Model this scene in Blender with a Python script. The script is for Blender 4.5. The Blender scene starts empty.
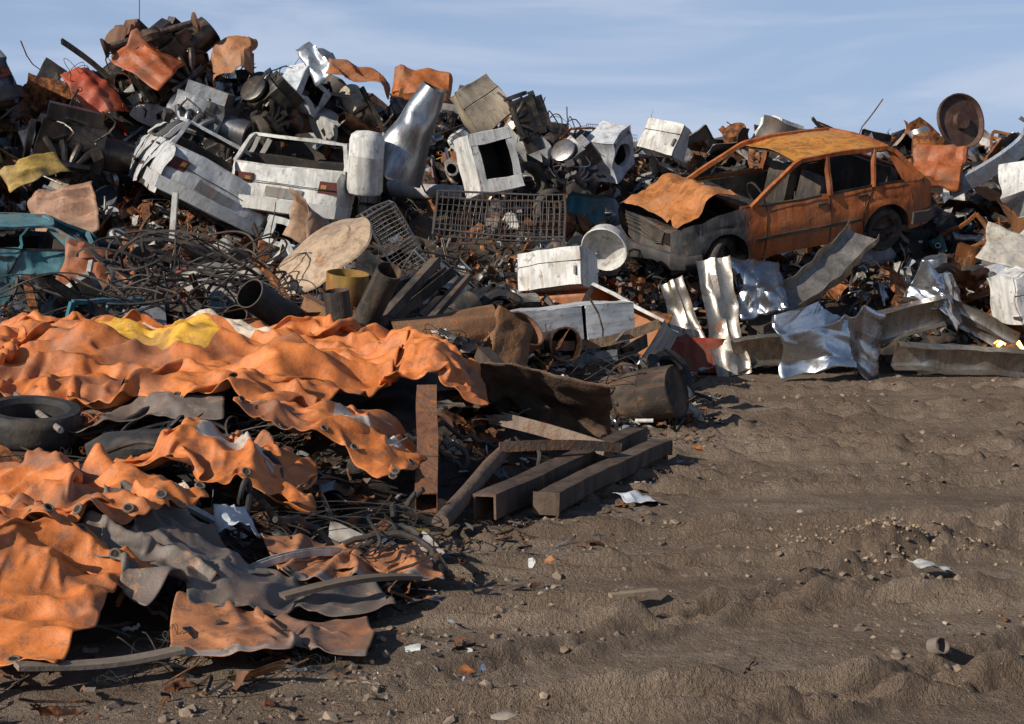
import bpy, math, random
import numpy as np
from mathutils import Matrix, Vector, Euler
R=math.radians
rng=np.random.RandomState(7); random.seed(7)
scene=bpy.context.scene
# ------------------------------------------------------------ noise
def _h(ix,iy,iz,s):
    n=(ix*374761393+iy*668265263+iz*2147483647+s*1274126177)&0xffffffff
    n=((n^(n>>13))*1274126177)&0xffffffff
    n=n^(n>>16)
    return (n&0xffffff)/float(0xffffff)
def vnoise(P,s=0):
    P=np.asarray(P,float); I=np.floor(P).astype(np.int64); f=P-I; f=f*f*(3-2*f)
    x,y,z=I[:,0],I[:,1],I[:,2]; r=0
    for a in (0,1):
        for b in (0,1):
            for c in (0,1):
                w=(f[:,0] if a else 1-f[:,0])*(f[:,1] if b else 1-f[:,1])*(f[:,2] if c else 1-f[:,2])
                r=r+w*_h(x+a,y+b,z+c,s)
    return r*2-1
def fbm(P,s=0,o=3):
    r=0;a=1;t=0
    for i in range(o):
        r=r+a*vnoise(np.asarray(P)*(2**i)+17.3*i,s+i); t+=a; a*=.5
    return r/t
def n2(x,y,sc,s=0,o=3):
    x=np.asarray(x,float); sh=x.shape
    P=np.stack([x.ravel()*sc,np.asarray(y,float).ravel()*sc,np.zeros(x.size)+.37],1)
    return fbm(P,s,o).reshape(sh)
def sm(t): t=np.clip(t,0,1); return t*t*(3-2*t)
# ------------------------------------------------------------ mesh tools
def gfaces(nu,nv,off=0,wrap=False):
    F=[]
    for i in range(nu-1):
        for j in range(nv-1 if not wrap else nv):
            k=(j+1)%nv
            F.append((off+i*nv+j,off+(i+1)*nv+j,off+(i+1)*nv+k,off+i*nv+k))
    return F
def grid(nu,nv,su=1,sv=1):
    u,v=np.meshgrid(np.linspace(-.5,.5,nu)*su,np.linspace(-.5,.5,nv)*sv,indexing='ij')
    return np.stack([u.ravel(),v.ravel(),np.zeros(nu*nv)],1),gfaces(nu,nv)
def unit(v): v=np.asarray(v,float); return v/(np.linalg.norm(v)+1e-9)
def fold(V,p,n,ax,ang,r=.03):
    n=unit(n);ax=unit(ax);p=np.asarray(p,float);Q=V-p
    t=np.clip((Q@n)/r,0,1)*ang; c=np.cos(t)[:,None]; s=np.sin(t)[:,None]
    return p+Q*c+np.cross(np.broadcast_to(ax,Q.shape),Q)*s+np.outer(Q@ax,ax)*(1-c)
def join(parts):
    V=[];F=[];o=0
    for v,f in parts:
        V.append(v);F+= [tuple(i+o for i in q) for q in f];o+=len(v)
    return np.concatenate(V),F
def tr(part,loc=(0,0,0),rot=(0,0,0),sc=(1,1,1)):
    v,f=part
    if not hasattr(sc,'__len__'): sc=(sc,)*3
    Rm=np.array(Euler(rot).to_matrix())
    return (np.asarray(v)*np.array(sc))@Rm.T+np.array(loc),f
def box(sx,sy,sz,n=1,skip=()):
    parts=[]
    for k,(ax,sg) in enumerate([(0,1),(0,-1),(1,1),(1,-1),(2,1),(2,-1)]):
        if k in skip: continue
        V,F=grid(n+1,n+1); a=[0,1,2];a.remove(ax)
        W=np.zeros_like(V); W[:,a[0]]=V[:,0];W[:,a[1]]=V[:,1];W[:,ax]=.5*sg
        parts.append((W*np.array([sx,sy,sz]),F))
    V,F=join(parts)
    key={};m=[];out=[]
    for i,p in enumerate(np.round(V,5)):
        t=tuple(p)
        if t not in key: key[t]=len(out);out.append(V[i])
        m.append(key[t])
    F=[tuple(m[i] for i in q) for q in F]
    return np.array(out),F
def sweep(path,prof,closed=True,caps=True,up=None):
    path=np.asarray(path,float);prof=np.asarray(prof,float)
    T=np.gradient(path,axis=0);T/= (np.linalg.norm(T,axis=1)[:,None]+1e-9)
    if up is None: up=(0,0,1) if abs(T[0][2])<.9 else (0,1,0)
    N=unit(np.cross(up,T[0])); V=[]
    for i in range(len(path)):
        N=unit(N-T[i]*np.dot(N,T[i])); B=np.cross(T[i],N)
        V.append(path[i]+prof[:,0:1]*N+prof[:,1:2]*B)
    m=len(prof);F=gfaces(len(path),m,0,closed)
    if caps and closed:
        F.append(tuple(range(m))[::-1]);F.append(tuple((len(path)-1)*m+i for i in range(m)))
    return np.concatenate(V),F
def ring(r,n=6): a=np.linspace(0,2*math.pi,n,endpoint=False); return np.stack([np.cos(a)*r,np.sin(a)*r],1)
def rect(w,h): return np.array([(-w/2,-h/2),(w/2,-h/2),(w/2,h/2),(-w/2,h/2)])
def lathe(prof,seg=24,closed=False):
    prof=np.asarray(prof,float);a=np.linspace(0,2*math.pi,seg,endpoint=False)
    P=prof if not closed else np.vstack([prof,prof[:1]])
    V=np.concatenate([np.stack([r*np.cos(a),r*np.sin(a),np.full(seg,z)],1) for r,z in P])
    return V,gfaces(len(P),seg,0,True)
def tube(r,L,th=.012,seg=20,n=6,r2=None):
    r2=r if r2 is None else r2
    z=np.linspace(-L/2,L/2,n);rr=np.linspace(r,r2,n)
    pr=[(a,b) for a,b in zip(rr,z)]+[(a-th,b) for a,b in zip(rr[::-1],z[::-1])]
    return lathe(pr,seg,True)
def dent(part,amp,sc,seed=0):
    v,f=part; v=np.array(v)
    D=np.stack([fbm(v*sc+seed*3.1+i*9.7,seed+i*5,2) for i in range(3)],1)
    return v+D*amp,f
def crumple(part,amp,n=5,seed=0,f=2.0,flat=True):
    v,fc=part;v=np.array(v);r=np.random.RandomState(seed);o=v.copy()
    for k in range(n):
        d=r.normal(size=3)
        if flat:d[2]*=.2
        d=unit(d);s=o@d*f*(1+.35*k)+r.rand()
        t=np.abs((s%1)-.5)*2-.5;w=.5+.5*vnoise(o*2+k*7.1,seed+k)
        e=unit(r.normal(size=3)*np.array([.35,.35,1]) if flat else r.normal(size=3))
        v+=(amp/(1+.3*k)*t*w)[:,None]*e
    return v,fc
def path_line(a,b,n=8,bend=0,seed=0,jit=0):
    a=np.array(a,float);b=np.array(b,float);t=np.linspace(0,1,n)[:,None]
    r=np.random.RandomState(seed);d=r.normal(size=3);P=a+(b-a)*t+d*bend*np.sin(t*math.pi)
    return P+r.normal(size=P.shape)*jit
class MB:
    def __init__(s): s.V=[];s.F=[];s.C=[];s.M=[];s.o=0
    def add(s,part,col=(.5,.5,.5),rust=.2,mat=0):
        v,f=part;v=np.asarray(v,float);s.V.append(v);o=s.o
        s.F+=[tuple(i+o for i in q) for q in f];s.M+=[mat]*len(f)
        c=np.empty((len(v),4));c[:,:3]=col;c[:,3]=rust;s.C.append(c);s.o+=len(v);return s
    def build(s,name,mats,parent=None,M=None,ang=38,bevel=0,solid=0,sub=0):
        V=np.concatenate(s.V);me=bpy.data.meshes.new(name);me.from_pydata(V.tolist(),[],s.F)
        ca=me.color_attributes.new('Col','FLOAT_COLOR','POINT');ca.data.foreach_set('color',np.concatenate(s.C).astype(np.float32).ravel())
        for m in mats: me.materials.append(m)
        me.polygons.foreach_set('material_index',np.array(s.M,dtype=np.int32))
        me.polygons.foreach_set('use_smooth',np.ones(len(s.F),dtype=bool));me.update()
        me.set_sharp_from_angle(angle=R(ang))
        o=bpy.data.objects.new(name,me);scene.collection.objects.link(o)
        if parent: o.parent=parent
        if M is not None: o.matrix_world=M
        if solid: m=o.modifiers.new('s','SOLIDIFY');m.thickness=solid;m.offset=0
        if bevel: m=o.modifiers.new('b','BEVEL');m.width=bevel;m.segments=2;m.limit_method='ANGLE';m.angle_limit=R(40)
        return o
def mat4(loc,rot=(0,0,0)): return Matrix.Translation(loc)@Euler([R(a) for a in rot]).to_matrix().to_4x4()
def empty(name,M=None):
    e=bpy.data.objects.new(name,None);scene.collection.objects.link(e);e.empty_display_size=.1
    if M is not None:e.matrix_world=M
    return e
# ------------------------------------------------------------ materials
def newmat(name):
    m=bpy.data.materials.new(name);m.use_nodes=True;nt=m.node_tree;nt.nodes.clear()
    o=nt.nodes.new('ShaderNodeOutputMaterial');b=nt.nodes.new('ShaderNodeBsdfPrincipled')
    nt.links.new(b.outputs[0],o.inputs[0]);return m,nt,b
class NT:
    def __init__(s,nt):s.nt=nt
    def n(s,t,**k):
        x=s.nt.nodes.new(t)
        for a,b in k.items():setattr(x,a,b)
        return x
    def l(s,a,b):s.nt.links.new(a,b)
    def noise(s,sc,det=4,rough=.6,co=None,dist=0):
        x=s.n('ShaderNodeTexNoise');x.inputs['Scale'].default_value=sc;x.inputs['Detail'].default_value=det;x.inputs['Roughness'].default_value=rough;x.inputs['Distortion'].default_value=dist
        if co is not None:s.l(co,x.inputs['Vector'])
        return x.outputs[0]
    def math(s,op,a,b=None,clamp=False):
        x=s.n('ShaderNodeMath',operation=op);x.use_clamp=clamp
        for i,v in enumerate((a,b)):
            if v is None:continue
            if isinstance(v,(int,float)):x.inputs[i].default_value=v
            else:s.l(v,x.inputs[i])
        return x.outputs[0]
    def mapr(s,v,a,b,c=0,d=1,smooth=True):
        x=s.n('ShaderNodeMapRange');x.interpolation_type='SMOOTHSTEP' if smooth else 'LINEAR'
        s.l(v,x.inputs[0]);x.inputs[1].default_value=a;x.inputs[2].default_value=b;x.inputs[3].default_value=c;x.inputs[4].default_value=d
        return x.outputs[0]
    def mix(s,f,a,b,mode='MIX'):
        x=s.n('ShaderNodeMix',data_type='RGBA',blend_type=mode)
        for i,v in ((0,f),(6,a),(7,b)):
            if isinstance(v,(int,float)):x.inputs[i].default_value=v
            elif isinstance(v,tuple):x.inputs[i].default_value=v+(1,) if len(v)==3 else v
            else:s.l(v,x.inputs[i])
        return x.outputs[2]
    def bump(s,h,st,d,b):
        x=s.n('ShaderNodeBump');x.inputs['Strength'].default_value=st;x.inputs['Distance'].default_value=d
        s.l(h,x.inputs['Height']);s.l(x.outputs[0],b.inputs['Normal']);return x
def scrapmat(name,metal=0,rough=(.45,.8),bump=.4,bd=.01,dirt=.5,rustcol=((.06,.024,.013),(.33,.115,.032)),fs=11,grime=.55):
    m,nt,b=newmat(name);k=NT(nt);co=k.n('ShaderNodeTexCoord').outputs['Object']
    at=k.n('ShaderNodeAttribute',attribute_name='Col')
    n1=k.noise(1.9,4,.62,co,.4);n2_=k.noise(fs,5,.72,co)
    mp=k.n('ShaderNodeMapping');mp.inputs['Scale'].default_value=(9,9,1.1);k.l(co,mp.inputs[0]);n4=k.noise(1.0,4,.65,mp.outputs[0],.3)
    s=k.math('ADD',k.math('MULTIPLY',n1,.55),k.math('MULTIPLY',n2_,.45))
    fac=k.mapr(k.math('ADD',s,at.outputs['Alpha']),.90,1.06)
    rc=k.mix(k.mapr(n2_,.38,.66),rustcol[0],rustcol[1])
    d=k.mapr(k.math('ADD',k.math('MULTIPLY',n4,.6),k.math('MULTIPLY',n1,.4)),.38,.6,1-dirt,1.0)
    cc=k.n('ShaderNodeCombineColor')
    for i in range(3):k.l(d,cc.inputs[i])
    base=k.mix(1.0,at.outputs['Color'],cc.outputs[0],'MULTIPLY')
    base=k.mix(k.mapr(n1,.44,.66,0,grime),base,(.17,.125,.09))
    base=k.mix(k.mapr(n4,.52,.70,0,grime),base,(.17,.085,.042))
    base=k.mix(k.mapr(n2_,.54,.70,0,grime*1.2),base,(.09,.07,.055))
    col=k.mix(fac,base,rc);k.l(col,b.inputs['Base Color'])
    rg=k.math('ADD',k.math('MULTIPLY',n2_,rough[1]-rough[0]),rough[0])
    rg=k.math('ADD',rg,k.math('MULTIPLY',fac,.3),True);k.l(rg,b.inputs['Roughness'])
    if metal:k.l(k.math('MULTIPLY',k.math('SUBTRACT',1.0,fac),metal),b.inputs['Metallic'])
    k.bump(k.math('ADD',k.math('MULTIPLY',fac,.25),n2_),bump,bd,b)
    return m
PAINT=scrapmat('weathered_paint');METAL=scrapmat('scrap_metal',.8,(.2,.55),.35)
RUSTY=scrapmat('rusty_steel',.1,(.7,.95),.9,.018,.5)
DULL=scrapmat('dirty_rubber_plastic',0,(.55,.9),.6,.012,.3,((.05,.035,.025),(.12,.085,.06)),grime=.35)
BURNT=scrapmat('corroded_car_paint',0,(.5,.95),.8,.012,.6,((.06,.026,.016),(.50,.17,.04)),fs=7,grime=.42)
BRIGHT=scrapmat('bright_sheet_metal',.95,(.14,.42),.25,.006,.3,grime=.3)
MATS=[PAINT,METAL,RUSTY,DULL,BURNT,BRIGHT]
# ------------------------------------------------------------ terrain
XB_Y=[4.2,4.9,5.44,6.2,7.46,8.5,9.2,10.3,11.85,14.7,17.8]
XB_X=[-3.0,-1.5,-.75,-.55,-.25,.25,.45,.9,1.15,1.6,2.0]
caps=[(3.7,20.4,2.0,1.3),(-3.0,21.0,1.6,1.75),(-4.9,21.0,1.5,2.0),(-6.5,15.6,1.6,.6)]
def H(x,y,caps_on=True):
    x=np.asarray(x,float);y=np.asarray(y,float)
    ridge=np.interp(x,[-13,-9,-8.3,-7.2,-5.5,-3.6,-2.3,-1,.8,1.8,5,8,13],[3,3.1,3.5,4.1,4.3,4.1,3.8,3.55,3.25,3.1,3.1,3.2,3])
    fl=np.interp(y,[11.5,12.5,15,19,23.0,27,33],[0,.06,.17,.37,.97,1,0])
    fr=np.interp(y,[17.6,18.0,18.7,20.2,23,27,33],[0,.06,.27,.46,.95,1,0])
    t=sm((x-.4)/1.8);m=ridge*(fl*(1-t)+fr*t)*sm((13-np.abs(x))/3)
    ff=np.interp(y,[4.6,5.3,7,9,10.8,12,17,18.5],[0,.03,.32,.38,.66,.76,.5,0])
    xb=np.interp(y,XB_Y,XB_X)
    f=ff*sm((xb-x)/1.7)*sm((x+12)/3)
    h=np.maximum(m,f)
    if caps_on:
        for cx,cy,r,z in caps:
            d=np.hypot(x-cx,y-cy);w=sm((r*1.25-d)/(r*.5));h=h*(1-w)+np.minimum(h,z)*w
    return h
_tx=np.arange(-13.2,13.3,.1);_ty=np.arange(4,35,.1);_TX,_TY=np.meshgrid(_tx,_ty,indexing='ij');_TH=H(_TX,_TY)
def Hs(x,y):
    i=min(max(int(round((x+13.2)/.1)),0),len(_tx)-1);j=min(max(int(round((y-4)/.1)),0),len(_ty)-1);return float(_TH[i,j])
gx=np.concatenate([-np.geomspace(3,900,60)[::-1],np.arange(-2.96,7.5,.028),np.geomspace(7.5,900,60)])
gy=np.concatenate([-np.geomspace(1,600,18)[::-1],np.linspace(-.9,3.9,12),4*1.0042**np.arange(0,372),np.geomspace(19.3,1500,50)])
X,Y=np.meshgrid(gx,gy,indexing='ij')
near=sm((26-np.hypot(X-2,Y-9))/8)
Z=.06*n2(X,Y,.45,3,2)
rough_=sm((n2(X,Y,.55,61,3)+.25)*1.7)
cl=n2(X,Y,3.0,5,4);c2=n2(X,Y,11.0,9,3);c3=np.abs(n2(X,Y,5.0,15,3));c4=n2(X,Y,24,19,2)
Z=Z+near*(.018*cl+(.3+.9*rough_)*(.026*np.maximum(0,c2-.05)+.016*c3)+.03*np.maximum(0,n2(X,Y,1.7,12,4)-.1)+(.3+rough_)*.011*c4)
def track(c0,c1,c2_,w,dep,seed):
    t=Y-(c0+c1*X+c2_*X*X);t=t/np.sqrt(1+(c1+2*c2_*X)**2)+.07*n2(X,Y,.4,seed,2)
    clump=.3+1.6*np.maximum(0,.35+n2(X,Y,4.5,seed+1,4))
    prof=-dep*np.exp(-(t/w)**4)+dep*1.15*np.exp(-((np.abs(t)-w*1.45)/(w*.36))**2)*clump
    tread=.010*np.exp(-(t/w)**6)*np.clip(3*np.sin((X*.9+Y*.35)*2*math.pi/.11+np.abs(t)*9),-1,1)
    return (prof+tread)*sm((n2(X,Y,.3,seed+3,2)+.7)*1.9)
tk=0
for a in ((5.0,.10,.035,.10,.055,20),(6.4,.05,.04,.11,.06,21),(7.3,.0,.05,.09,.05,41),(8.0,-.02,.045,.11,.06,22),(9.3,.0,.04,.12,.065,23),(10.1,.02,.035,.10,.05,42),(11.2,-.05,.03,.14,.08,24),(12.6,-.08,.03,.15,.075,25),(13.5,-.1,.02,.13,.06,43),(14.3,-.1,.015,.17,.08,26),(15.9,-.02,.0,.19,.08,28),(4.0,.85,.0,.09,.04,27),(5.6,.9,.0,.10,.04,29),(13.6,-.75,.0,.11,.05,30),(14.6,-.8,.0,.11,.05,31)):tk=tk+track(*a)
Z=Z+np.clip(tk,-.10,.11)*near*sm((X+1.2)/1.5)
Z=Z+.10*np.exp(-(((X-2.1)/.40)**2+((Y-7.75)/.26)**2))*(.6+.9*c2+.5*np.abs(n2(X,Y,14,8,2)))
Z=Z-.02
V=np.stack([X.ravel(),Y.ravel(),Z.ravel()],1)
g=MB().add((V,gfaces(len(gx),len(gy))),(.2,.15,.11),0)
m,nt,b=newmat('dirt');k=NT(nt);co=k.n('ShaderNodeTexCoord').outputs['Object']
a1=k.noise(.5,4,.6,co,.5);a2=k.noise(5,5,.7,co);a3=k.noise(45,4,.7,co);a4=k.noise(170,2,.7,co)
mp=k.n('ShaderNodeMapping');mp.inputs['Scale'].default_value=(.35,2.2,1);k.l(co,mp.inputs[0]);a5=k.noise(1.4,5,.65,mp.outputs[0],.5)
c=k.mix(k.mapr(a1,.35,.65),(.225,.165,.122),(.33,.255,.195))
c=k.mix(k.mapr(a5,.42,.66,0,.6),c,(.145,.102,.075))
c=k.mix(k.mapr(a2,.42,.68,0,.5),c,(.15,.105,.078))
c=k.mix(k.mapr(a3,.5,.75,0,.45),c,(.46,.375,.30))
c=k.mix(k.mapr(a4,.56,.7,0,.6),c,(.09,.065,.05))
k.l(c,b.inputs['Base Color']);b.inputs['Roughness'].default_value=.95;b.inputs['Specular IOR Level'].default_value=.12
hh=k.math('ADD',k.math('ADD',k.math('MULTIPLY',a2,1.4),a3),k.math('MULTIPLY',a4,.4));k.bump(hh,1.0,.04,b)
ground=g.build('ground',[m],ang=180);DIRT=m
def gz(x,y):
    i=min(max(np.searchsorted(gx,x)-1,0),len(gx)-2);j=min(max(np.searchsorted(gy,y)-1,0),len(gy)-2)
    return float(Z[i,j])
ico_v=[];t_=(1+5**.5)/2
for a,b_ in ((-1,t_),(1,t_),(-1,-t_),(1,-t_)):ico_v+=[(a,b_,0)]
for a,b_ in ((-1,t_),(1,t_),(-1,-t_),(1,-t_)):ico_v+=[(0,a,b_)]
for a,b_ in ((-1,t_),(1,t_),(-1,-t_),(1,-t_)):ico_v+=[(b_,0,a)]
ico_v=np.array(ico_v,float)/np.linalg.norm(ico_v[0])
ico_f=[(0,11,5),(0,5,1),(0,1,7),(0,7,10),(0,10,11),(1,5,9),(5,11,4),(11,10,2),(10,7,6),(7,1,8),(3,9,4),(3,4,2),(3,2,6),(3,6,8),(3,8,9),(4,9,5),(2,4,11),(6,2,10),(8,6,7),(9,8,1)]
gr=MB()
n=0
while n<8500:
    y=4.4*(18.5/4.4)**rng.rand();x=rng.uniform(-.40*y-.3,.42*y+.5)
    if x<np.interp(y,XB_Y,XB_X)-.3: continue
    cl_=vnoise(np.array([[x*1.1,y*1.1,.5]]),77)[0]
    if rng.rand()>.3+.9*cl_:
        n+=.3;continue
    s=.003+.0055*rng.exponential()*(.6+y*.07);s=min(s,.038)
    v=ico_v*(1+rng.uniform(-.35,.35,(12,1)))*s*np.array([1,rng.uniform(.6,1.2),rng.uniform(.4,.8)])
    b0=rng.uniform(.6,1.15) if rng.rand()<.96 else rng.uniform(1.4,2.0)
    gr.add(tr((v,ico_f),(x,y,gz(x,y)+s*.1),(rng.rand()*.5,0,rng.rand()*6)),np.array([.26,.195,.145])*b0,.0,0);n+=1
for i in range(600):
    a=rng.rand()*6.28;rr=abs(rng.normal())*.24
    x=2.1+math.cos(a)*rr*1.5;y=7.75+math.sin(a)*rr
    s=rng.uniform(.004,.013);v=ico_v*(1+rng.uniform(-.35,.35,(12,1)))*s
    gr.add(tr((v,ico_f),(x,y,gz(x,y)+.3*s),(0,0,rng.rand()*6)),np.array([.38,.27,.18])*rng.uniform(.6,1.2),0,0)
gr.build('gravel',[DULL],ang=20)
# ------------------------------------------------------------ scrap prototypes
def p_sheet(r,n=10):
    V,F=grid(n,n,1,r.uniform(.4,1))
    V[:,:2]*=(1+.25*fbm(V*3+r.rand()*50,3,2))[:,None]
    for i in range(r.randint(2,5)):
        a=r.rand()*6.28;nn=(math.cos(a),math.sin(a),0);p=(r.uniform(-.3,.3),r.uniform(-.3,.3),0)
        V=fold(V,p,nn,(-nn[1],nn[0],0),r.uniform(-1.5,1.5),r.choice([.03,.2]))
    V,_=crumple((V,F),.10,6,r.randint(9999),1.6);return V,F
def p_panel(r):
    V,F=grid(12,10,1,.7)
    for p,nn in (((.44,0,0),(1,0,0)),((-.44,0,0),(-1,0,0)),((0,.3,0),(0,1,0)),((0,-.3,0),(0,-1,0))):
        V=fold(V,p,nn,(-nn[1],nn[0],0),1.4,.05)
    V[:,2]-=.25*V[:,0]**2*r.uniform(-1,1.5)
    if r.rand()<.8:
        a=r.rand()*6.28;nn=(math.cos(a),math.sin(a),0);V=fold(V,(0,0,0),nn,(-nn[1],nn[0],0),r.uniform(-1.3,1.3),.1)
    return crumple((V,F),.08,4,r.randint(9999),1.4)
def p_box(r):
    sk=(r.randint(6),) if r.rand()<.85 else ()
    P=box(1,r.uniform(.35,.8),r.uniform(.25,.8),6,sk)
    P=crumple(P,.14*r.rand()+.04,4,r.randint(999),1.2,False);V,F=P
    for q in range(2):
        a=r.rand()*6.28;nn=unit((math.cos(a),math.sin(a),r.uniform(-.5,.5)));ax=unit(np.cross(nn,(0,0,1)));V=fold(V,r.uniform(-.2,.2,3),nn,ax,r.uniform(-.9,.9),.3)
    return V,F
def p_tube(r): return dent(tube(r.uniform(.08,.26),1,.02,14,7),.12*r.rand(),3,r.randint(99))
def p_rod(r,n=12):
    P=path_line((-.5,0,0),(.5,0,0),n,0,r.randint(9999),.006);b_=r.uniform(0,.5)*r.rand();P[:,1]+=b_*np.sin(np.linspace(0,math.pi*r.choice([1,2]),n))
    return sweep(P,ring(1.0,5)*r.uniform(.006,.014))
PROFS=[np.array([(-.05,.05),(-.05,-.05),(.05,-.05),(.05,.05),(.04,.05),(.04,-.04),(-.04,-.04),(-.04,.05)]),
       np.array([(-.05,-.05),(.05,-.05),(.05,-.04),(-.04,-.04),(-.04,.05),(-.05,.05)]),rect(.07,.04),
       np.array([(-.05,-.06),(.05,-.06),(.05,-.05),(.006,-.05),(.006,.05),(.05,.05),(.05,.06),(-.05,.06),(-.05,.05),(-.006,.05),(-.006,-.05),(-.05,-.05)])]
def p_beam(r):
    P=path_line((-.5,0,0),(.5,0,0),10,0,r.randint(9999),0);P[:,2]+=r.choice([0,.04,.15])*np.sin(np.linspace(0,3.14,10))
    return dent(sweep(P,PROFS[r.randint(4)]*r.uniform(.5,1.0)),.01,4,r.randint(99))
def p_rim(r): return lathe([(.5,.16),(.46,.15),(.42,.05),(.40,-.02),(.2,0),(.18,.06),(.08,.07),(.0001,.07)],20)
def tireprof(R0=.5,w=.3): return [(R0*.62,-w*.35),(R0*.72,-w*.5),(R0*.9,-w*.5),(R0*.98,-w*.38),(R0,-w*.2),(R0*.985,0),(R0,w*.2),(R0*.98,w*.38),(R0*.9,w*.5),(R0*.72,w*.5),(R0*.62,w*.35),(R0*.66,0)]
def p_tire(r): return dent(lathe(tireprof(),28,True),.03,2,r.randint(9))
def p_tangle(r,nw=5,rad=.006,npt=34):
    ps=[]
    for i in range(nw):
        ph=r.rand(6)*6.28;t=np.linspace(0,r.uniform(3,9),npt)
        P=np.stack([.35*np.sin(t*1.0+ph[0])+.15*np.sin(2.3*t+ph[1]),.35*np.sin(t*1.1+ph[2])+.15*np.sin(1.9*t+ph[3]),.14*np.sin(t*.9+ph[4])+.1*np.sin(2.7*t+ph[5])],1)
        ps.append(sweep(P,ring(rad*r.uniform(.6,1.6),4)))
    return join(ps)
def p_engine(r):
    ps=[dent(box(.6,.4,.4,4),.05,5,r.randint(99)),tr(box(.5,.25,.15,2),(0,.0,.27)),tr(tube(.16,.3,.05,12,3),(.42,0,-.02),(0,1.57,0)),tr(lathe([(.0001,.0),(.2,.0),(.2,.05),(.17,.06),(.0001,.06)],14),(-.33,.02,-.05),(0,-1.57,0))]
    for i in range(4):
        a=-.22+.15*i
        pp=[(a,-.18,.02),(a,-.26,.02),(a*.7,-.31,-.04),(a*.4,-.32,-.14)];ps.append(sweep(pp,ring(.035,8)))
    ps.append(sweep([(-.2,-.32,-.16),(0,-.33,-.17),(.2,-.32,-.16)],ring(.05,8)))
    for i in range(22):
        ps.append(tr(box(*r.uniform(.03,.16,3)),r.uniform(-.33,.33,3)*np.array([1,.75,.75]),r.rand(3)*3))
    for i in range(9):
        ps.append(tr(p_rod(r),r.uniform(-.25,.25,3),r.rand(3)*6,(.6,.9,.9)))
    return join(ps)
def p_grille(r):
    ps=[];n=r.randint(7,13)
    for i in range(n):
        ps.append(sweep([(-.5,-.3+.6*i/(n-1),0),(0,-.3+.6*i/(n-1),.01),(.5,-.3+.6*i/(n-1),0)],ring(.006,4)))
    for i in range(n+4):
        x=-.5+i/(n+3);ps.append(sweep([(x,-.3,.01),(x,0,.02),(x,.3,.01)],ring(.006,4)))
    return dent(join(ps),.12,1.6,r.randint(99))
def p_door(r):
    V,F=grid(10,8,1,.6);V[:,2]+=.05*np.cos(V[:,1]*5);V[:,1]-=.3;a=(V,F)
    fr=sweep([(-.48,0,.0),(-.46,.05,0),(-.25,.38,0),(0.1,.44,0),(.45,.42,0),(.48,.38,0),(.49,.0,0)],rect(.04,.05),up=(0,0,1))
    P=join([a,fr]);V=fold(P[0],(r.uniform(-.3,.3),0,0),(1,r.uniform(-.6,.6),0),(0,1,0),r.uniform(-.7,.7),.1)
    return crumple((V,P[1]),.05,4,r.randint(999),1.5)
def p_drum(r):
    pr=[(.0001,.5),(.27,.5),(.29,.52),(.3,.5),(.3,.18),(.315,.16),(.3,.14),(.3,-.14),(.315,-.16),(.3,-.18),(.3,-.5),(.29,-.52),(.27,-.5),(.0001,-.5)]
    return crumple(lathe(pr,18),.09*r.rand(),3,r.randint(99),1.3,False)
def p_shard(r):
    V,F=grid(4,3,1,r.uniform(.15,.6));V[:,:2]+=r.uniform(-.12,.12,(12,2));V=fold(V,(0,0,0),(1,.3,0),(0,1,0),r.uniform(-1.2,1.2),.1);return V,F
def p_plank(r): return dent(box(1,r.uniform(.06,.14),.025,3),.02,3,r.randint(99))
def p_frame(r):
    w,h=r.uniform(.3,.5),r.uniform(.2,.4);n=6
    c=[(-w,-h,0),(w,-h,0),(w,h,0),(-w,h,0),(-w,-h+.02,0)];ps=[]
    for i in range(4):ps.append(sweep(path_line(c[i],c[i+1],n),rect(.05,.04)))
    ps.append(sweep(path_line((0,-h,0),(0,h,0),n),rect(.03,.03)))
    return crumple(join(ps),.15,4,r.randint(999),1.2)
KINDS={}
pr_=np.random.RandomState(11)
for nm,fn,k_,mt in (('sheet',p_sheet,18,None),('panel',p_panel,12,None),('box',p_box,12,None),('tube',p_tube,8,None),('rod',p_rod,10,2),('beam',p_beam,12,None),('rim',p_rim,1,1),('tire',p_tire,2,3),('tangle',p_tangle,6,3),('engine',p_engine,5,None),('grille',p_grille,4,2),('door',p_door,6,None),('drum',p_drum,5,None),('shard',p_shard,10,None),('plank',p_plank,4,None),('frame',p_frame,5,None)):
    KINDS[nm]=([fn(pr_) for _ in range(k_)],mt)
PAL=[((.84,.84,.82),.18,.12),((.52,.53,.54),.14,.25),((.32,.38,.46),.10,.25),((.035,.035,.038),.16,.2),((.13,.058,.032),.18,.5),((.40,.14,.035),.09,.35),((.20,.20,.20),.08,.3),((.42,.035,.02),.014,.15),((.05,.28,.38),.010,.15),((.55,.36,.06),.012,.15),((.48,.40,.30),.05,.3)]
pw=np.array([p[1] for p in PAL]);pw/=pw.sum()
def pal(r,dark=0,rustb=0):
    u=r.rand()
    if u<dark: c,ru=(.03,.03,.03),.25
    elif u<dark+rustb: c,ru=(.17,.075,.04),.45
    else:
        p=PAL[r.choice(len(PAL),p=pw)];c,ru=p[0],p[2]
    return np.array(c)*r.uniform(.7,1.15),float(np.clip(ru+r.normal()*.14,0,.75))
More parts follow.
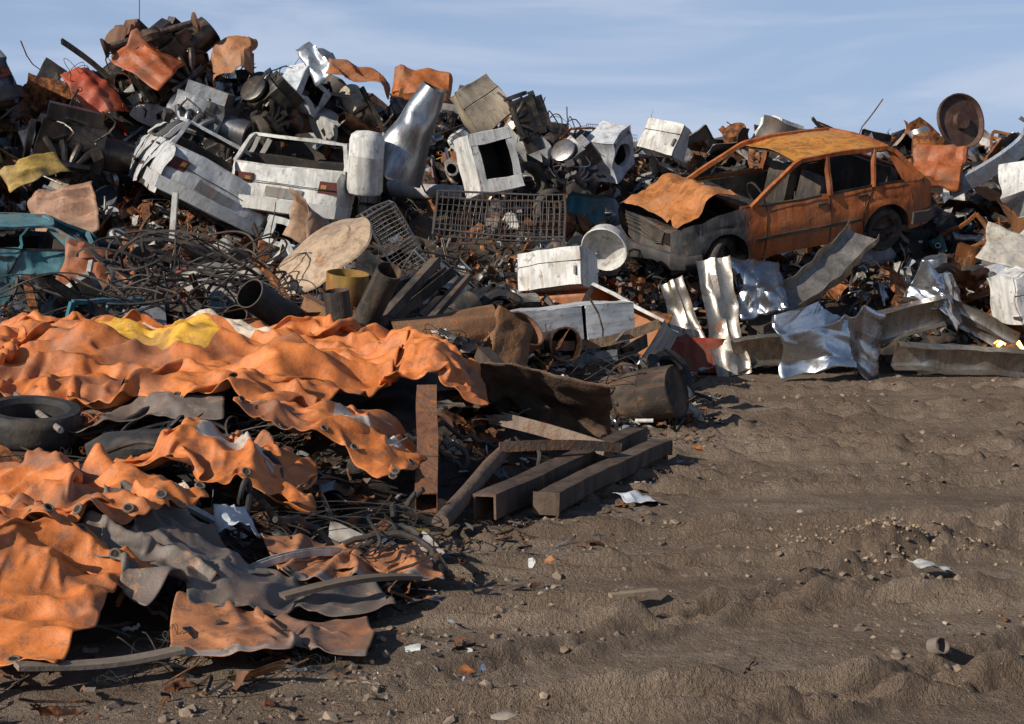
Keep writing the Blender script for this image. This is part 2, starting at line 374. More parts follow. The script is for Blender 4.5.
excl=[(3.4,18.8,1.5,.3),(-3.0,19.6,1.0,.28),(-4.6,19.6,.9,.28),(-.3,19.3,.5,.22),(-1.36,19.8,.6,.22),(-1.99,19.3,.5,.22),(-.2,18.0,.8,.2),(.56,17.2,.5,.2),(4.2,17.2,1.6,.2),(1.2,16.1,.6,.2),(.42,14.7,.8,.18),(-2.04,15.0,.8,.2),
 (.2,10.9,.65,.1),(.1,11.8,.5,.12),(.4,9.6,.4,.1),(.8,10.2,.45,.1),(0,8.8,.35,.1),(-.5,8.8,.3,.1),(-.55,8.3,.3,.1),(-.25,8.4,.3,.1),(1.05,12.3,.4,.12),(-1.3,12.2,.6,.12),(-.6,13.3,.5,.15),(-3.05,8.9,.35,.08),(-2.25,8.5,.35,.08)]
def scatter(mb,r,N,xr,yr,kinds,szs,accept,dark=0,lift=.12,tilt=1.0,rustb=0,aim=None):
    ks=list(kinds.keys());w=np.array([kinds[k] for k in ks],float);w/=w.sum();c=0;tries=0
    while c<N and tries<N*8:
        tries+=1
        x=r.uniform(*xr);y=r.uniform(*yr)
        if not accept(x,y,r):continue
        kd=ks[r.choice(len(ks),p=w)];s=szs[0]+(szs[1]-szs[0])*r.rand()**1.8
        ok=True
        for ex,ey,er,es in excl:
            if math.hypot(x-ex,y-ey)<er+s*.35 and s>es: ok=False;break
        if not ok:continue
        if kd=='tire':s=min(s,.62)*1.0
        if kd=='rim':s=min(s,.4)
        if kd=='drum':s=min(s,.8)
        if kd=='engine':s=min(max(s,.5),.9)
        if kd=='tangle':s*=1.5
        if kd=='box':s=min(s,.75)
        P=KINDS[kd][0][r.randint(len(KINDS[kd][0]))];mt=KINDS[kd][1]
        col,ru=pal(r,dark,rustb)
        if kd=='tire':col=np.array((.022,.022,.024))*r.uniform(.8,1.6);ru=.1
        if kd=='tangle':col=(.02,.02,.022);ru=.05 if r.rand()<.6 else .5
        if kd in('rod','grille'):ru=.4;col=np.array(col)*.5
        if mt is None: mt=r.choice([0,1,2,5],p=[.48,.24,.18,.10]) if ru<.55 else 2
        if kd=='engine':col=(.06,.06,.062) if r.rand()<.6 else (.3,.3,.3);mt=1
        z=Hs(x,y)+s*r.uniform(-.1,.3)*lift/.12*.5
        rot=(r.normal()*.8*tilt+.5*tilt,r.normal()*.8*tilt,r.rand()*6.28)
        if kd=='rod':sc=(s*2.0,s*1.2,1.0 if y>12 else .7)
        elif kd=='beam':
            q=min(1,.25+s*.9)*r.uniform(.7,1.1);sc=(s*1.9,q,q)
        elif kd=='tube':
            q=s*r.uniform(.4,1);sc=(q,q,s*1.4);rot=(r.choice([-1,1])*r.uniform(.9,1.8),rot[1]*.4,rot[2])
        elif kd in('tire','rim'):sc=s
        else:sc=s*np.array([1,r.uniform(.7,1.1),r.uniform(.7,1.1)])
        mb.add(tr(P,(x,y,z),rot,sc),col,ru,int(mt));c+=1
heap=empty('scrap_heap')
hx=np.linspace(-13,13,210);hy=np.linspace(4.4,34,240);HX,HY=np.meshgrid(hx,hy,indexing='ij')
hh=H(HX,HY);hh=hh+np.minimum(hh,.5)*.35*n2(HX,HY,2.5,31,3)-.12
MB().add((np.stack([HX.ravel(),HY.ravel(),hh.ravel()],1),gfaces(210,240)),(.030,.024,.02),.25,0).build('mound_core',[DULL],heap,ang=180)  # core coloured near-black, painting extra shade into the gaps between scrap
KM={'sheet':24,'panel':14,'box':6,'tube':7,'rod':8,'beam':10,'rim':2,'tire':2,'tangle':3,'engine':3,'grille':2,'door':6,'drum':2,'shard':12,'frame':5}
r1=np.random.RandomState(21)
ma=MB();scatter(ma,r1,1500,(-11,11),(12.5,24.5),KM,(.25,1.10),lambda x,y,r:Hs(x,y)>.12 and (x<1.6 or y>17.9),.14)
ma.build('large_scrap',MATS,heap)
mb_=MB();SM={'sheet':20,'box':4,'tube':7,'rod':14,'beam':12,'tangle':2,'shard':26,'engine':1,'rim':2,'panel':10,'frame':4}
scatter(mb_,r1,4600,(-10,10),(12.3,24.5),SM,(.08,.42),lambda x,y,r:Hs(x,y)>.08 and (x<1.7 or y>17.75) and abs(x)<.45*y,.10,rustb=.06)
scatter(mb_,r1,4200,(-7,8.5),(12.2,20.0),SM,(.07,.32),lambda x,y,r:Hs(x,y)>.05 and (x<1.75 or y>17.6) and abs(x)<.42*y,.05,rustb=.10)
mb_.build('small_scrap',MATS,heap)
mr=MB();scatter(mr,r1,420,(-10.5,10.5),(22.0,24.3),{'sheet':18,'panel':12,'box':2,'beam':5,'rod':5,'engine':3,'door':6,'tube':4,'drum':1,'tangle':1,'frame':4,'shard':8},(.30,1.0),lambda x,y,r:True,.08,.30,1.0,.06)
mr.build('ridge_scrap',MATS,heap)
mf=MB();r2=np.random.RandomState(5)
scatter(mf,r2,110,(-3.6,1.4),(12.3,15.8),{'rod':10,'beam':10,'tube':7},(.45,.95),lambda x,y,r:x<np.interp(y,XB_Y,XB_X)-.4,.25,.2,.45,.45)
scatter(mf,r2,1500,(-6,2),(6.5,13.5),{'sheet':20,'rod':18,'beam':10,'tube':5,'shard':26,'tangle':3,'plank':4,'panel':6,'frame':2},(.05,.42),lambda x,y,r:x<np.interp(y,XB_Y,XB_X)-.1 and ((x>-.5 and r.rand()<.95) or y>12 or (x<-.5 and y<9.3 and r.rand()<.5)),.22,.08,.5,.42)
scatter(mf,r2,850,(-3.5,.2),(4.7,9.5),{'sheet':16,'rod':16,'shard':26,'tangle':5,'plank':6,'beam':3},(.03,.22),lambda x,y,r:x<np.interp(y,XB_Y,XB_X)+.05,.3,.08,.4,.3)
scatter(mf,r2,480,(-3,2.6),(4.9,17.6),{'shard':26,'rod':10,'plank':3,'sheet':10},(.02,.13),lambda x,y,r:abs(x-np.interp(y,XB_Y,XB_X)-.2)<.4,.3,.05,.25,.3)
scatter(mf,r2,60,(-.5,6),(5,17),{'shard':20,'rod':8,'plank':3,'sheet':6},(.015,.09),lambda x,y,r:x>np.interp(y,XB_Y,XB_X)+.3,.3,.03,.1,.4)
mf.build('small_debris',MATS,heap)
# ------------------------------------------------------------ cars
def car(name,M,col,rust,seed=1,roofk=1.0,dents=.015,frontcol=None,hoodpop=0,wheels=True,hoodcol=None,bumpcol=(.05,.05,.055),sc=1.0,pm=0,roofcol=None):
    M=M@Matrix.Scale(sc,4)
    e=empty(name,M);r=np.random.RandomState(seed)
    def zt(x):return np.interp(x,[-2,-1.93,-1.85,.85,1.93,2.0],[.78,.86,.90,.92,.79,.70])
    def sy(x,z):
        t=np.maximum(0,np.abs(x)-1.6)/.4;return .80-.06*((z-.5)/.4)**2-.11*t**2
    def dn(P,a=None):
        a=dents if a is None else a
        v,f=dent(P,a,1.6,seed);v,f=dent((v,f),a*.4,6,seed+3);v,f=crumple((v,f),a*.7,4,seed,.9,False)
        v=np.array(v);up=v[:,2]>.92;v[up,2]=.92+(v[up,2]-.92)*roofk
        if frontcol is not None:
            q=sm((v[:,0]-1.15)/.85);w=dent((v,f),.16,2.2,seed+8)[0];v=v*(1-q[:,None])+w*q[:,None];v[:,0]-=.10*q;v[:,2]-=.05*q
        return v,f
    B=MB();xa,xc=1.23,-1.22;ra=.365
    xs=np.unique(np.concatenate([np.linspace(-2,2,77),xa+ra*np.cos(np.linspace(0,math.pi,25)),xc+ra*np.cos(np.linspace(0,math.pi,25))]))
    zl=np.full(len(xs),.24)
    for c in (xa,xc):
        d=np.abs(xs-c);i=d<=ra+1e-6;zl[i]=np.maximum(zl[i],.27+np.sqrt(np.maximum(0,ra*ra-d[i]**2)))
    NR=11
    for sg in (1,-1):
        G=np.zeros((len(xs),NR,3));
        for j in range(NR):
            z=zl+(zt(xs)-zl)*j/(NR-1);G[:,j,0]=xs;G[:,j,2]=z;y=sy(xs,z)
            y=y-.012*np.exp(-((z-.70)/.018)**2)
            G[:,j,1]=sg*y
        P=dn((G.reshape(-1,3),gfaces(len(xs),NR)));B.add(P,col,rust,pm)
        if frontcol is not None:
            C=B.C[-1];f=sm((xs-.78)/.2);f=np.repeat(f,NR)[:,None];C[:,:3]=C[:,:3]*(1-f)+np.array(frontcol)*f;C[:,3]=C[:,3]*(1-f[:,0])+.36*f[:,0]
        for c in (xa,xc):
            a=np.linspace(0,math.pi,19);W=np.zeros((19,2,3))
            W[:,:,0]=(c+ra*np.cos(a))[:,None];W[:,:,2]=(.27+ra*np.sin(a))[:,None];W[:,0,1]=sg*.79;W[:,1,1]=sg*.5
            B.add(dn((W.reshape(-1,3),gfaces(19,2))),(.02,.02,.02),.2,3)
            B.add(dn(tr(box(ra*2,.02,.4,2),(c,sg*.5,.45))),(.015,.015,.015),.2,3)
        for x0,x1,za,zb in ((.66,.60,.27,.9),(-.33,-.33,.27,.9),(-.86,-1.02,.62,.9),(-.86,-.84,.27,.6)):
            z=np.linspace(za,zb,9);x=np.interp(z,[za,zb],[x0,x1]);y=sy(x,z)+.001
            B.add(dn(sweep(np.stack([x,sg*y,z],1),rect(.012,.014))),(.012,.012,.012),.1,3)
        z=np.full(30,.50);x=np.linspace(-.8,.8,30)
        B.add(dn(sweep(np.stack([x,sg*(sy(x,z)+.006),z],1),rect(.014,.04))),(.03,.03,.03),.2,3)
        for x0 in (-.2,-.95+.12):
            B.add(dn(tr(box(.15,.02,.03,2),(x0,sg*(sy(x0,.80)+.014),.80))),(.03,.03,.03),.1,3)
        fr=[(.84,.755,.90),(.50,.70,1.10),(.10,.625,1.315),(.0,.61,1.335),(-.6,.61,1.345),(-1.28,.61,1.325),(-1.42,.635,1.27),(-1.80,.72,.90)]
        fr=np.array(fr);t=np.linspace(0,len(fr)-1,26);fr=np.stack([np.interp(t,range(len(fr)),fr[:,i]) for i in range(3)],1);fr[:,1]*=sg
        B.add(dn(sweep(fr,rect(.05,.055))),col,rust+.05,pm)
        for a,b_,w in (((-.33,.77,.89),(-.36,.618,1.33),.075),((-.98,.77,.89),(-1.08,.618,1.33),.06)):
            p=path_line(a,b_,6);p[:,1]*=sg;B.add(dn(sweep(p,rect(w*.5,w))),col if w<.07 else np.array(col)*.5,rust,pm)
        Q=np.zeros((6,6,3))
        for i in range(6):
            for j in range(6):
                u=i/5;v=j/5;xb0=-.98-.10*v;xb1=-1.80+.40*v
                Q[i,j]=(xb0+(xb1-xb0)*u,sg*(.772-.155*v-.03*u),.89+.42*v)
        Q2=Q[3:];B.add(dn((Q2.reshape(-1,3),gfaces(3,6))),col,rust,pm)
        B.add(dn(tr(box(.9,.008,.03,3),(.25,sg*.765,.905))),(.02,.02,.02),0,3);B.add(dn(tr(box(1.1,.008,.03,3),(-.92,sg*.765,.905))),(.02,.02,.02),0,3)
        B.add(dn(tr(box(2.1,.02,.55,4),(-.2,sg*.70,.60))),(.03,.028,.026),.1,3)
    rc=roofcol if roofcol is not None else (hoodcol if hoodcol is not None else col)
    nx,ny=19,15;u,v=np.meshgrid(np.linspace(-1.34,.06,nx),np.linspace(-.62,.62,ny),indexing='ij')
    z=1.375-.045*(v/.62)**2-.03*((u+.64)/.7)**2
    B.add(dn((np.stack([u.ravel(),v.ravel(),z.ravel()],1),gfaces(nx,ny)),dents*1.5),rc,rust*.75,pm)
    B.add(dn(tr((np.stack([u.ravel(),v.ravel(),z.ravel()],1),gfaces(nx,ny)),(0,0,-.03)),dents*1.5),(.05,.045,.04),.2,3)
    B.add(dn(tr(box(.16,1.48,.05,4),(.88,0,.895))),np.array(col)*.3,rust,pm)
    nx,ny=23,19;u,v=np.meshgrid(np.linspace(0,1,nx),np.linspace(-.71,.71,ny),indexing='ij')
    x=.93+u*1.03;z=zt(x)+.035*(1-(v/.71)**2)+.01
    if hoodpop:
        z=z+hoodpop*np.exp(-((u-.35)/.22)**2)*(1+.5*v)+hoodpop*.9*n2(u*3,v*3,1,seed,3)+hoodpop*.35;x=x-hoodpop*.3*np.sin(u*3.1)
    HP=(np.stack([x.ravel(),v.ravel(),z.ravel()],1),gfaces(nx,ny))
    if hoodpop:HP=crumple(HP,.10,6,seed,1.7)
    B.add(dn(HP,dents*1.6),hoodcol if hoodcol is not None else col,rust*.85,pm)
    fc=frontcol if frontcol is not None else col
    u,v=np.meshgrid(np.linspace(.34,.71,7),np.linspace(-.70,.70,13),indexing='ij')
    x=2.0-.08*np.abs(v/.7)**5-.04*(u-.34)/.37
    B.add(dn((np.stack([x.ravel(),v.ravel(),u.ravel()],1),gfaces(7,13))),fc,rust*.7,pm)
    B.add(dn(tr(box(.03,.82,.15,2),(1.985,0,.60))),(.012,.012,.012),0,3)
    for i in range(4):B.add(dn(tr(box(.012,.80,.012,3),(2.006,0,.545+.036*i))),(.06,.06,.06),.1,3)
    for sg in (1,-1):B.add(dn(tr(box(.03,.22,.14,2),(1.975,sg*.55,.60))),(.03,.03,.03) if frontcol is not None else (.35,.36,.37),0,1)
    u,v=np.meshgrid(np.linspace(.30,.90,10),np.linspace(-.73,.73,15),indexing='ij')
    x=-2.0+.10*((u-.3)/.6)**2+.09*np.abs(v/.73)**6+.012*np.exp(-((u-.70)/.02)**2)
    B.add(dn((np.stack([x.ravel(),v.ravel(),u.ravel()],1),gfaces(10,15))),col,rust*.7,pm)
    B.add(dn(tr(box(.03,.50,.13,2),(-1.985,0,.56))),np.array(col)*.35,rust,pm)
    B.add(dn(tr(box(.012,1.30,.010,6),(-1.985,0,.68))),(.02,.02,.02),0,3)
    for sg in (1,-1):
        B.add(dn(tr(box(.04,.24,.15,2),(-1.945,sg*.56,.70))),(.12,.012,.01),0,3)
        B.add(dn(tr(box(.042,.07,.07,1),(-1.948,sg*.50,.70))),(.4,.2,.05),0,3)
    B.add(dn(sweep([(-1.82,-.72,.9),(-1.84,-.3,.905),(-1.84,.3,.905),(-1.82,.72,.9)],rect(.05,.04))),col,rust,pm)
    B.add(dn(sweep([(-1.30,-.60,1.325),(-1.36,-.2,1.335),(-1.36,.2,1.335),(-1.30,.60,1.325)],rect(.06,.05))),col,rust,pm)
    for sx,zz in ((1,.40),(-1,.40)):
        pb=[(sx*1.62,.80,zz),(sx*1.85,.80,zz),(sx*2.02,.70,zz),(sx*2.08,.35,zz),(sx*2.09,0,zz),(sx*2.08,-.35,zz),(sx*2.02,-.70,zz),(sx*1.85,-.80,zz),(sx*1.62,-.80,zz)]
        B.add(dn(sweep(pb,[(-.03,-.08),(.02,-.08),(.035,-.03),(.035,.03),(.02,.08),(-.03,.08)],up=(0,0,1))),bumpcol,.15,3)
    B.add(dn(tr(box(3.7,1.5,.06,5),(0,0,.27))),(.03,.025,.022),.4,2)
    B.add(dn(tr(box(.25,1.4,.25,4),(.72,0,.76))),(.02,.02,.02),.1,3)
    B.add(dn(tr(box(.9,1.2,.3,4),(1.4,0,.5))),(.03,.03,.03),.4,2)
    for x0,w,yy in ((-.05,.5,.36),(-.05,.5,-.36),(-1.05,1.3,0)):
        B.add(dn(tr(box(.5,w,.16,3),(x0,yy,.45))),(.035,.03,.028),.1,3)
        B.add(dn(tr(box(.13,w,.6,3),(x0-.30,yy,.75),(0,-.25,0))),(.035,.03,.028),.1,3)
    a=np.linspace(0,6.28,20);B.add(dn(sweep(np.stack([.5+.06*np.sin(a),.36+.18*np.cos(a),.92+.17*np.sin(a)],1),ring(.013,5))),(.02,.02,.02),0,3)
    B.build('body',MATS,e,ang=30).matrix_world=M
    if wheels:
        for i,(x0,sg) in enumerate(((xa,1),(xa,-1),(xc,1),(xc,-1))):
            Wm=MB();Wm.add(lathe(tireprof(.29,.17),30,True),(.02,.02,.021),.1,3)
            Wm.add(tr(lathe([(.185,.07),(.175,.06),(.17,.0),(.10,.015),(.06,.045),(.0001,.05)],24),),(.09,.07,.06),.4,2)
            for kk in range(8):
                a=kk*.785;Wm.add(tr(box(.03,.02,.01),(.135*math.cos(a),.135*math.sin(a),.02),(0,0,a)),(.01,.01,.01),0,3)
            w=Wm.build('wheel_%d'%(i+1),MATS,e);st=.5 if x0==xa else 0
            w.matrix_world=M@Matrix.Translation((x0,sg*.68,.28))@Matrix.Rotation(st,4,'Z')@Matrix.Rotation(-sg*math.pi/2,4,'X')
    return e
def orient(loc,yaw,pitch=0,roll=0):
    return Matrix.Translation(loc)@Matrix.Rotation(R(yaw),4,'Z')@Matrix.Rotation(R(pitch),4,'Y')@Matrix.Rotation(R(roll),4,'X')
car('wrecked_car',orient((3.62,19.9,1.50),203,9,-15),(.52,.135,.026),.38,3,1.0,.026,(.055,.058,.065),.14,True,hoodcol=(.56,.20,.05),sc=1.06,pm=4,roofcol=(.66,.27,.04))
car('wrecked_car',orient((-3.0,21.4,1.76),86,-2,7),(.84,.84,.81),.18,8,.85,.035,None,0,False,bumpcol=(.68,.68,.65),sc=1.05)
car('wrecked_car',orient((-4.95,21.0,1.95),110,-6,28),(.66,.69,.72),.18,12,.8,.05,None,0,False,bumpcol=(.5,.52,.54),sc=1.05)
car('wrecked_car',orient((-6.9,16.9,.75),200,0,-8),(.10,.30,.36),.38,15,.5,.09,None,.1,False)
car('wrecked_car',orient((-8.3,19.6,1.95),250,-12,10),(.55,.36,.09),.35,17,.7,.08,None,.1,False)
car('wrecked_car',orient((-8.6,22.0,3.2),120,0,-12),(.10,.14,.20),.3,19,.8,.05,None,0,False)
# ------------------------------------------------------------ named pieces
def one(name,part,col,rust,mat,loc,rot=(0,0,0),**k):
    return MB().add(part,col,rust,mat).build(name,MATS,None,mat4(loc,rot),**k)
def appliance(name,loc,rot,size,hole='round',col=(.78,.78,.76),rust=.1,dn_=.02,seed=1,inner=(.03,.03,.03)):
    sx,sy_,sz=size;e=MB()
    def d(P):return crumple(dent(P,dn_*1.9,2,seed),dn_*2.0,4,seed,1.5,False)
    e.add(d(box(sx,sy_,sz,8,(3,))),col,rust,0)
    e.add(d(tr(box(sx*.94,sy_*.9,sz*.95,4,(3,)),(0,.02,0))),inner,rust,3)
    if hole=='round':
        n=28;r_=min(sx,sz)*.33;a=np.linspace(0,2*math.pi,n,endpoint=False)
        O=[]
        for t in a:
            c,s=math.cos(t),math.sin(t);q=1/max(abs(c)/(sx/2),abs(s)/(sz/2));O.append((c*q,-sy_/2,s*q))
        I=[(r_*math.cos(t),-sy_/2,r_*math.sin(t)) for t in a];I2=[(p[0],p[1]+.08,p[2]) for p in I]
        e.add(d((np.array(O+I+I2),gfaces(3,n,0,True))),col,rust,0)
        e.add(d(tr(box(sx*.9,.02,sz*.1,2),(0,-sy_/2-.008,sz*.42))),(.35,.36,.38),0,3)
        e.add(d(tr(tube(.03,.03,.02,10,2),(sx*.36,-sy_/2-.02,sz*.42),(1.57,0,0))),(.1,.1,.1),0,3)
    elif hole=='square':
        w,h=sx*.33,sz*.30
        for P in (tr(box(sx,.03,sz*.5-h,3),(0,-sy_/2,sz*.5-(sz*.5-h)/2)),tr(box(sx,.03,sz*.5-h,3),(0,-sy_/2,-sz*.5+(sz*.5-h)/2)),tr(box(sx*.5-w,.029,2*h,3),(-sx*.5+(sx*.5-w)/2,-sy_/2,0)),tr(box(sx*.5-w,.029,2*h,3),(sx*.5-(sx*.5-w)/2,-sy_/2,0))):e.add(d(P),col,rust,0)
    elif hole=='door':
        e.add(d(tr(box(sx*.99,.04,sz*.6,6),(0,-sy_/2-.022,-sz*.18))),np.array(col)*.98,rust,0)
        e.add(d(tr(box(sx*.99,.04,sz*.34,6),(0,-sy_/2-.022,sz*.32))),np.array(col),rust,0)
        e.add(d(tr(box(.025,.03,sz*.2,1),(sx*.42,-sy_/2-.055,-sz*.1))),(.2,.2,.2),0,1)
    elif hole=='open':
        for P in (tr(box(sx,.02,.04,3),(0,-sy_/2,sz/2-.02)),tr(box(sx,.02,.04,3),(0,-sy_/2,-sz/2+.02))):e.add(d(P),col,rust,0)
    return e.build(name,MATS,None,mat4(loc,rot),bevel=.008)
W8=(.86,.86,.84)
appliance('washing_machine',(-.32,19.4,2.68),(-6,-12,24),(.62,.58,.82),'square',W8,.17)
appliance('washing_machine',(2.35,22.0,3.16),(-10,14,-20),(.58,.5,.5),'door',W8,.18,.03,seed=3)
appliance('washing_machine',(1.45,21.3,2.95),(12,-35,50),(.55,.5,.7),'round',(.66,.70,.76),.2,.05,seed=4)
appliance('washing_machine',(4.3,23.4,3.30),(0,16,30),(.5,.5,.5),'door',W8,.18,.05,seed=5)
appliance('kitchen_stove',(.58,17.5,1.26),(-10,-7,-22),(.80,.55,.46),'door',W8,.15,.016,seed=6)
one('drawer',dent(box(.72,.45,.16,4,(4,)),.01,2,3),(.46,.14,.04),.35,0,(.68,17.3,.95),(8,-4,-20),solid=.01)
appliance('water_heater_casing',(1.25,16.4,.60),(-20,24,-32),(1.0,.55,.66),'open',(.70,.69,.65),.25,.03,7,(.42,.16,.05))
appliance('refrigerator',(.42,14.9,.78),(-22,86,5),(.34,.58,1.65),'door',(.70,.72,.74),.2,.02,8)
appliance('washing_machine',(6.35,17.9,.95),(0,-14,24),(.52,.5,.6),'door',W8,.2,.04,seed=9)
appliance('washing_machine',(7.0,19.6,2.35),(-20,38,35),(.5,.45,.6),'door',(.74,.75,.76),.22,.05,seed=10)
appliance('cabinet',(-.45,20.9,3.58),(-8,-35,20),(.62,.35,.72),'door',(.54,.45,.34),.25,.05,seed=11)
appliance('dishwasher',(-2.9,18.7,1.65),(-20,16,-15),(.62,.5,.45),'square',(.6,.62,.6),.2,.05,seed=12)
appliance('washing_machine',(-3.3,22.6,4.0),(20,-50,40),(.5,.45,.65),'square',(.70,.77,.84),.18,.06,seed=13)
one('boiler_tank',dent(lathe([(.0001,.44),(.17,.42),(.23,.37),(.245,.3),(.245,.1),(.25,.09),(.245,.08),(.245,-.34),(.22,-.4),(.15,-.43),(.0001,-.44)],28),.04,2,2),(.84,.84,.82),.18,0,(-1.98,19.4,2.68),(6,5,0))
one('ventilation_duct',crumple(tube(.42,1.30,.012,32,14,.16),.11,5,5,1.2,False),(.36,.40,.46),.2,1,(-1.36,19.8,3.15),(12,28,0))
one('wash_tub',dent(lathe([(.0001,-.14),(.22,-.13),(.26,-.05),(.28,.12),(.30,.14),(.29,.15),(.265,.12),(.24,-.05),(.0001,-.10)],26),.03,2,3),(.72,.72,.70),.22,0,(1.2,18.0,1.6),(120,20,-10))
def cage(name,loc,rot,L,W_,Hh,nL,nH,col=(.13,.11,.10)):
    m_=MB();ps=[]
    for y in (-W_/2,W_/2):
        for i in range(nL+1):
            x=-L/2+L*i/nL;ps.append(sweep([(x,y,-Hh/2),(x,y,0),(x,y,Hh/2)],ring(.004,4)))
        for j in range(nH+1):
            z=-Hh/2+Hh*j/nH;ps.append(sweep([(-L/2,y,z),(-L/4,y,z),(0,y,z),(L/4,y,z),(L/2,y,z)],ring(.004 if 0<j<nH else .014,5)))
    for i in range(0,nL+1,2):
        x=-L/2+L*i/nL;ps.append(sweep([(x,-W_/2,-Hh/2),(x,0,-Hh/2),(x,W_/2,-Hh/2)],ring(.004,4)))
    for x in (-L/2,L/2):
        for y in (-W_/2,W_/2):ps.append(sweep([(x,y,-Hh/2-.08),(x,y,0),(x,y,Hh/2)],ring(.016,6)))
        for z in (-Hh/2,Hh/2):ps.append(sweep([(x,-W_/2,z),(x,0,z),(x,W_/2,z)],ring(.014,5)))
        for j in range(1,nH):ps.append(sweep([(x,-W_/2,-Hh/2+Hh*j/nH),(x,0,-Hh/2+Hh*j/nH),(x,W_/2,-Hh/2+Hh*j/nH)],ring(.004,4)))
    return m_.add(dent(join(ps),.07,1.5,4),col,.28,1).build(name,MATS,None,mat4(loc,rot))
cage('wire_cage',(-.17,18.2,1.95),(-8,4,3),1.62,.5,.52,22,6,(.24,.21,.19))
cage('wire_cage',(-1.45,18.2,1.62),(10,60,20),1.0,.4,.42,18,6,(.3,.3,.3))
cage('wire_cage',(-.9,17.2,1.25),(30,10,40),.7,.3,.4,12,6,(.3,.3,.3))
dp=[(.0001,.10),(.22,.09),(.24,.075),(.45,.05),(.47,.03),(.62,-.01),(.68,-.03),(.69,-.05),(.60,-.03),(.40,.02),(.0001,.07)]
q=Vector((0,0,1)).rotation_difference(Vector((-.48,-.34,.80)).normalized()).to_matrix().to_4x4()
MB().add(dent(lathe(dp,44),.09,1.5,5),(.58,.42,.29),.38,0).build('sheet_metal_dish',MATS,None,Matrix.Translation((-2.02,14.9,1.50))@q)
one('sheet_metal_panel',tr(p_sheet(np.random.RandomState(3)),sc=.9),(.45,.28,.18),.35,0,(-2.05,16.2,1.85),(75,20,10),solid=.008)
one('steel_drum',dent(tube(.21,.48,.015,28,6),.02,2,1),(.40,.24,.045),.45,0,(-1.63,14.0,1.10),(8,6,0))
one('steel_pipe',dent(tube(.20,.95,.015,26,6),.02,2,1),(.26,.125,.06),.4,2,(-.62,13.0,.80),(10,82,22))
one('steel_pipe',dent(tube(.14,1.3,.012,22,6),.02,2,2),(.03,.028,.027),.2,3,(-1.90,12.5,.92),(62,10,-38))
one('steel_pipe',dent(tube(.12,1.1,.012,22,6),.02,2,3),(.05,.04,.035),.3,2,(-1.3,12.9,.98),(20,35,-20))
one('steel_pipe',dent(tube(.11,.8,.012,22,6),.02,2,3),(.05,.04,.035),.3,2,(-1.45,12.1,.85),(8,-6,0))
one('steel_pipe',dent(tube(.19,.5,.015,22,6),.03,2,3),(.24,.11,.055),.4,2,(-.02,12.6,.74),(50,10,40))
def beam(name,a,b,prof,col,rust,mat=2,bend=0,seed=0,up=None,n=12,dn_=.0,solid=0,bev=0,cr=0):
    P=path_line(a,b,n,bend,seed);part=sweep(P,prof,up=up)
    if dn_:part=dent(part,dn_,1.5,seed)
    if cr:part=crumple(part,cr,5,seed,1.8,False)
    c=P.mean(0);part=(part[0]-c,part[1])
    return MB().add(part,col,rust,mat).build(name,MATS,None,mat4(c),bevel=bev,solid=solid)
Ib=PROFS[3]*1.2
def hollow(w,t=.008):
    a=w/2;b_=a-t;return np.array([(-a,-a),(a,-a),(a,a),(-a,a),(-a,-a+.0005),(-b_,-b_),(-b_,b_),(b_,b_),(b_,-b_),(-b_,-b_-.0005)])
beam('steel_beam',(-1.85,12.6,1.12),(-.70,11.9,.56),Ib,(.30,.15,.075),.35,2)
beam('steel_beam',(-1.25,13.7,.85),(-.62,14.4,1.35),PROFS[0]*1.1,(.045,.035,.03),.3,2)
beam('steel_beam',(-1.0,13.0,.65),(-.45,14.2,1.30),rect(.1,.06),(.05,.04,.035),.3,2)
beam('steel_beam',(-1.35,12.8,.75),(-.75,14.0,1.45),rect(.09,.09),(.05,.04,.035),.3,2)
beam('steel_beam',(-.1,12.7,.5),(.95,13.0,.62),PROFS[0],(.3,.3,.3),.3,2)
beam('steel_beam',(.3,12.2,.35),(1.25,13.7,.7),PROFS[1]*1.3,(.05,.035,.03),.3,2)
beam('steel_beam',(.1,12.8,.75),(1.35,13.1,.9),PROFS[1]*.9,(.30,.2,.13),.4,2,.05,2)
beam('square_steel_tube',(-.57,9.6,.64),(-.50,8.25,.14),hollow(.135),(.24,.10,.05),.42,2,up=(0,0,1),dn_=.015)
beam('steel_beam',(-.16,8.35,.10),(1.0,11.1,.13),PROFS[0]*1.5,(.075,.048,.036),.34,2,.0,3,(0,0,-1),20,.02,cr=.01)
beam('timber_beam',(.20,8.55,.08),(1.13,10.75,.10),rect(.15,.12),(.10,.068,.05),.28,2,dn_=.022,bev=.008,n=20,cr=.012)
beam('steel_pipe',(-.40,7.85,.10),(-.03,9.7,.26),ring(.05,14),(.17,.12,.095),.42,2,dn_=.015)
beam('angle_iron',(-.55,10.4,.46),(.72,9.9,.20),PROFS[1],(.32,.24,.19),.4,2,.02)
beam('angle_iron',(-.1,9.4,.30),(.75,9.9,.22),PROFS[1]*.7,(.22,.15,.11),.45,2,.02)
beam('steel_rod',(-2.6,9.6,.45),(-1.9,8.6,.30),ring(.012,6),(.1,.06,.04),.6,2)
beam('timber_beam',(.25,10.9,.30),(-.25,11.5,.75),rect(.12,.12),(.06,.045,.036),.1,3,dn_=.01)
beam('steel_rod',(-3.9,10.6,.66),(-2.75,8.6,.52),ring(.02,8),(.30,.27,.25),.35,2)
rh=np.random.RandomState(44)
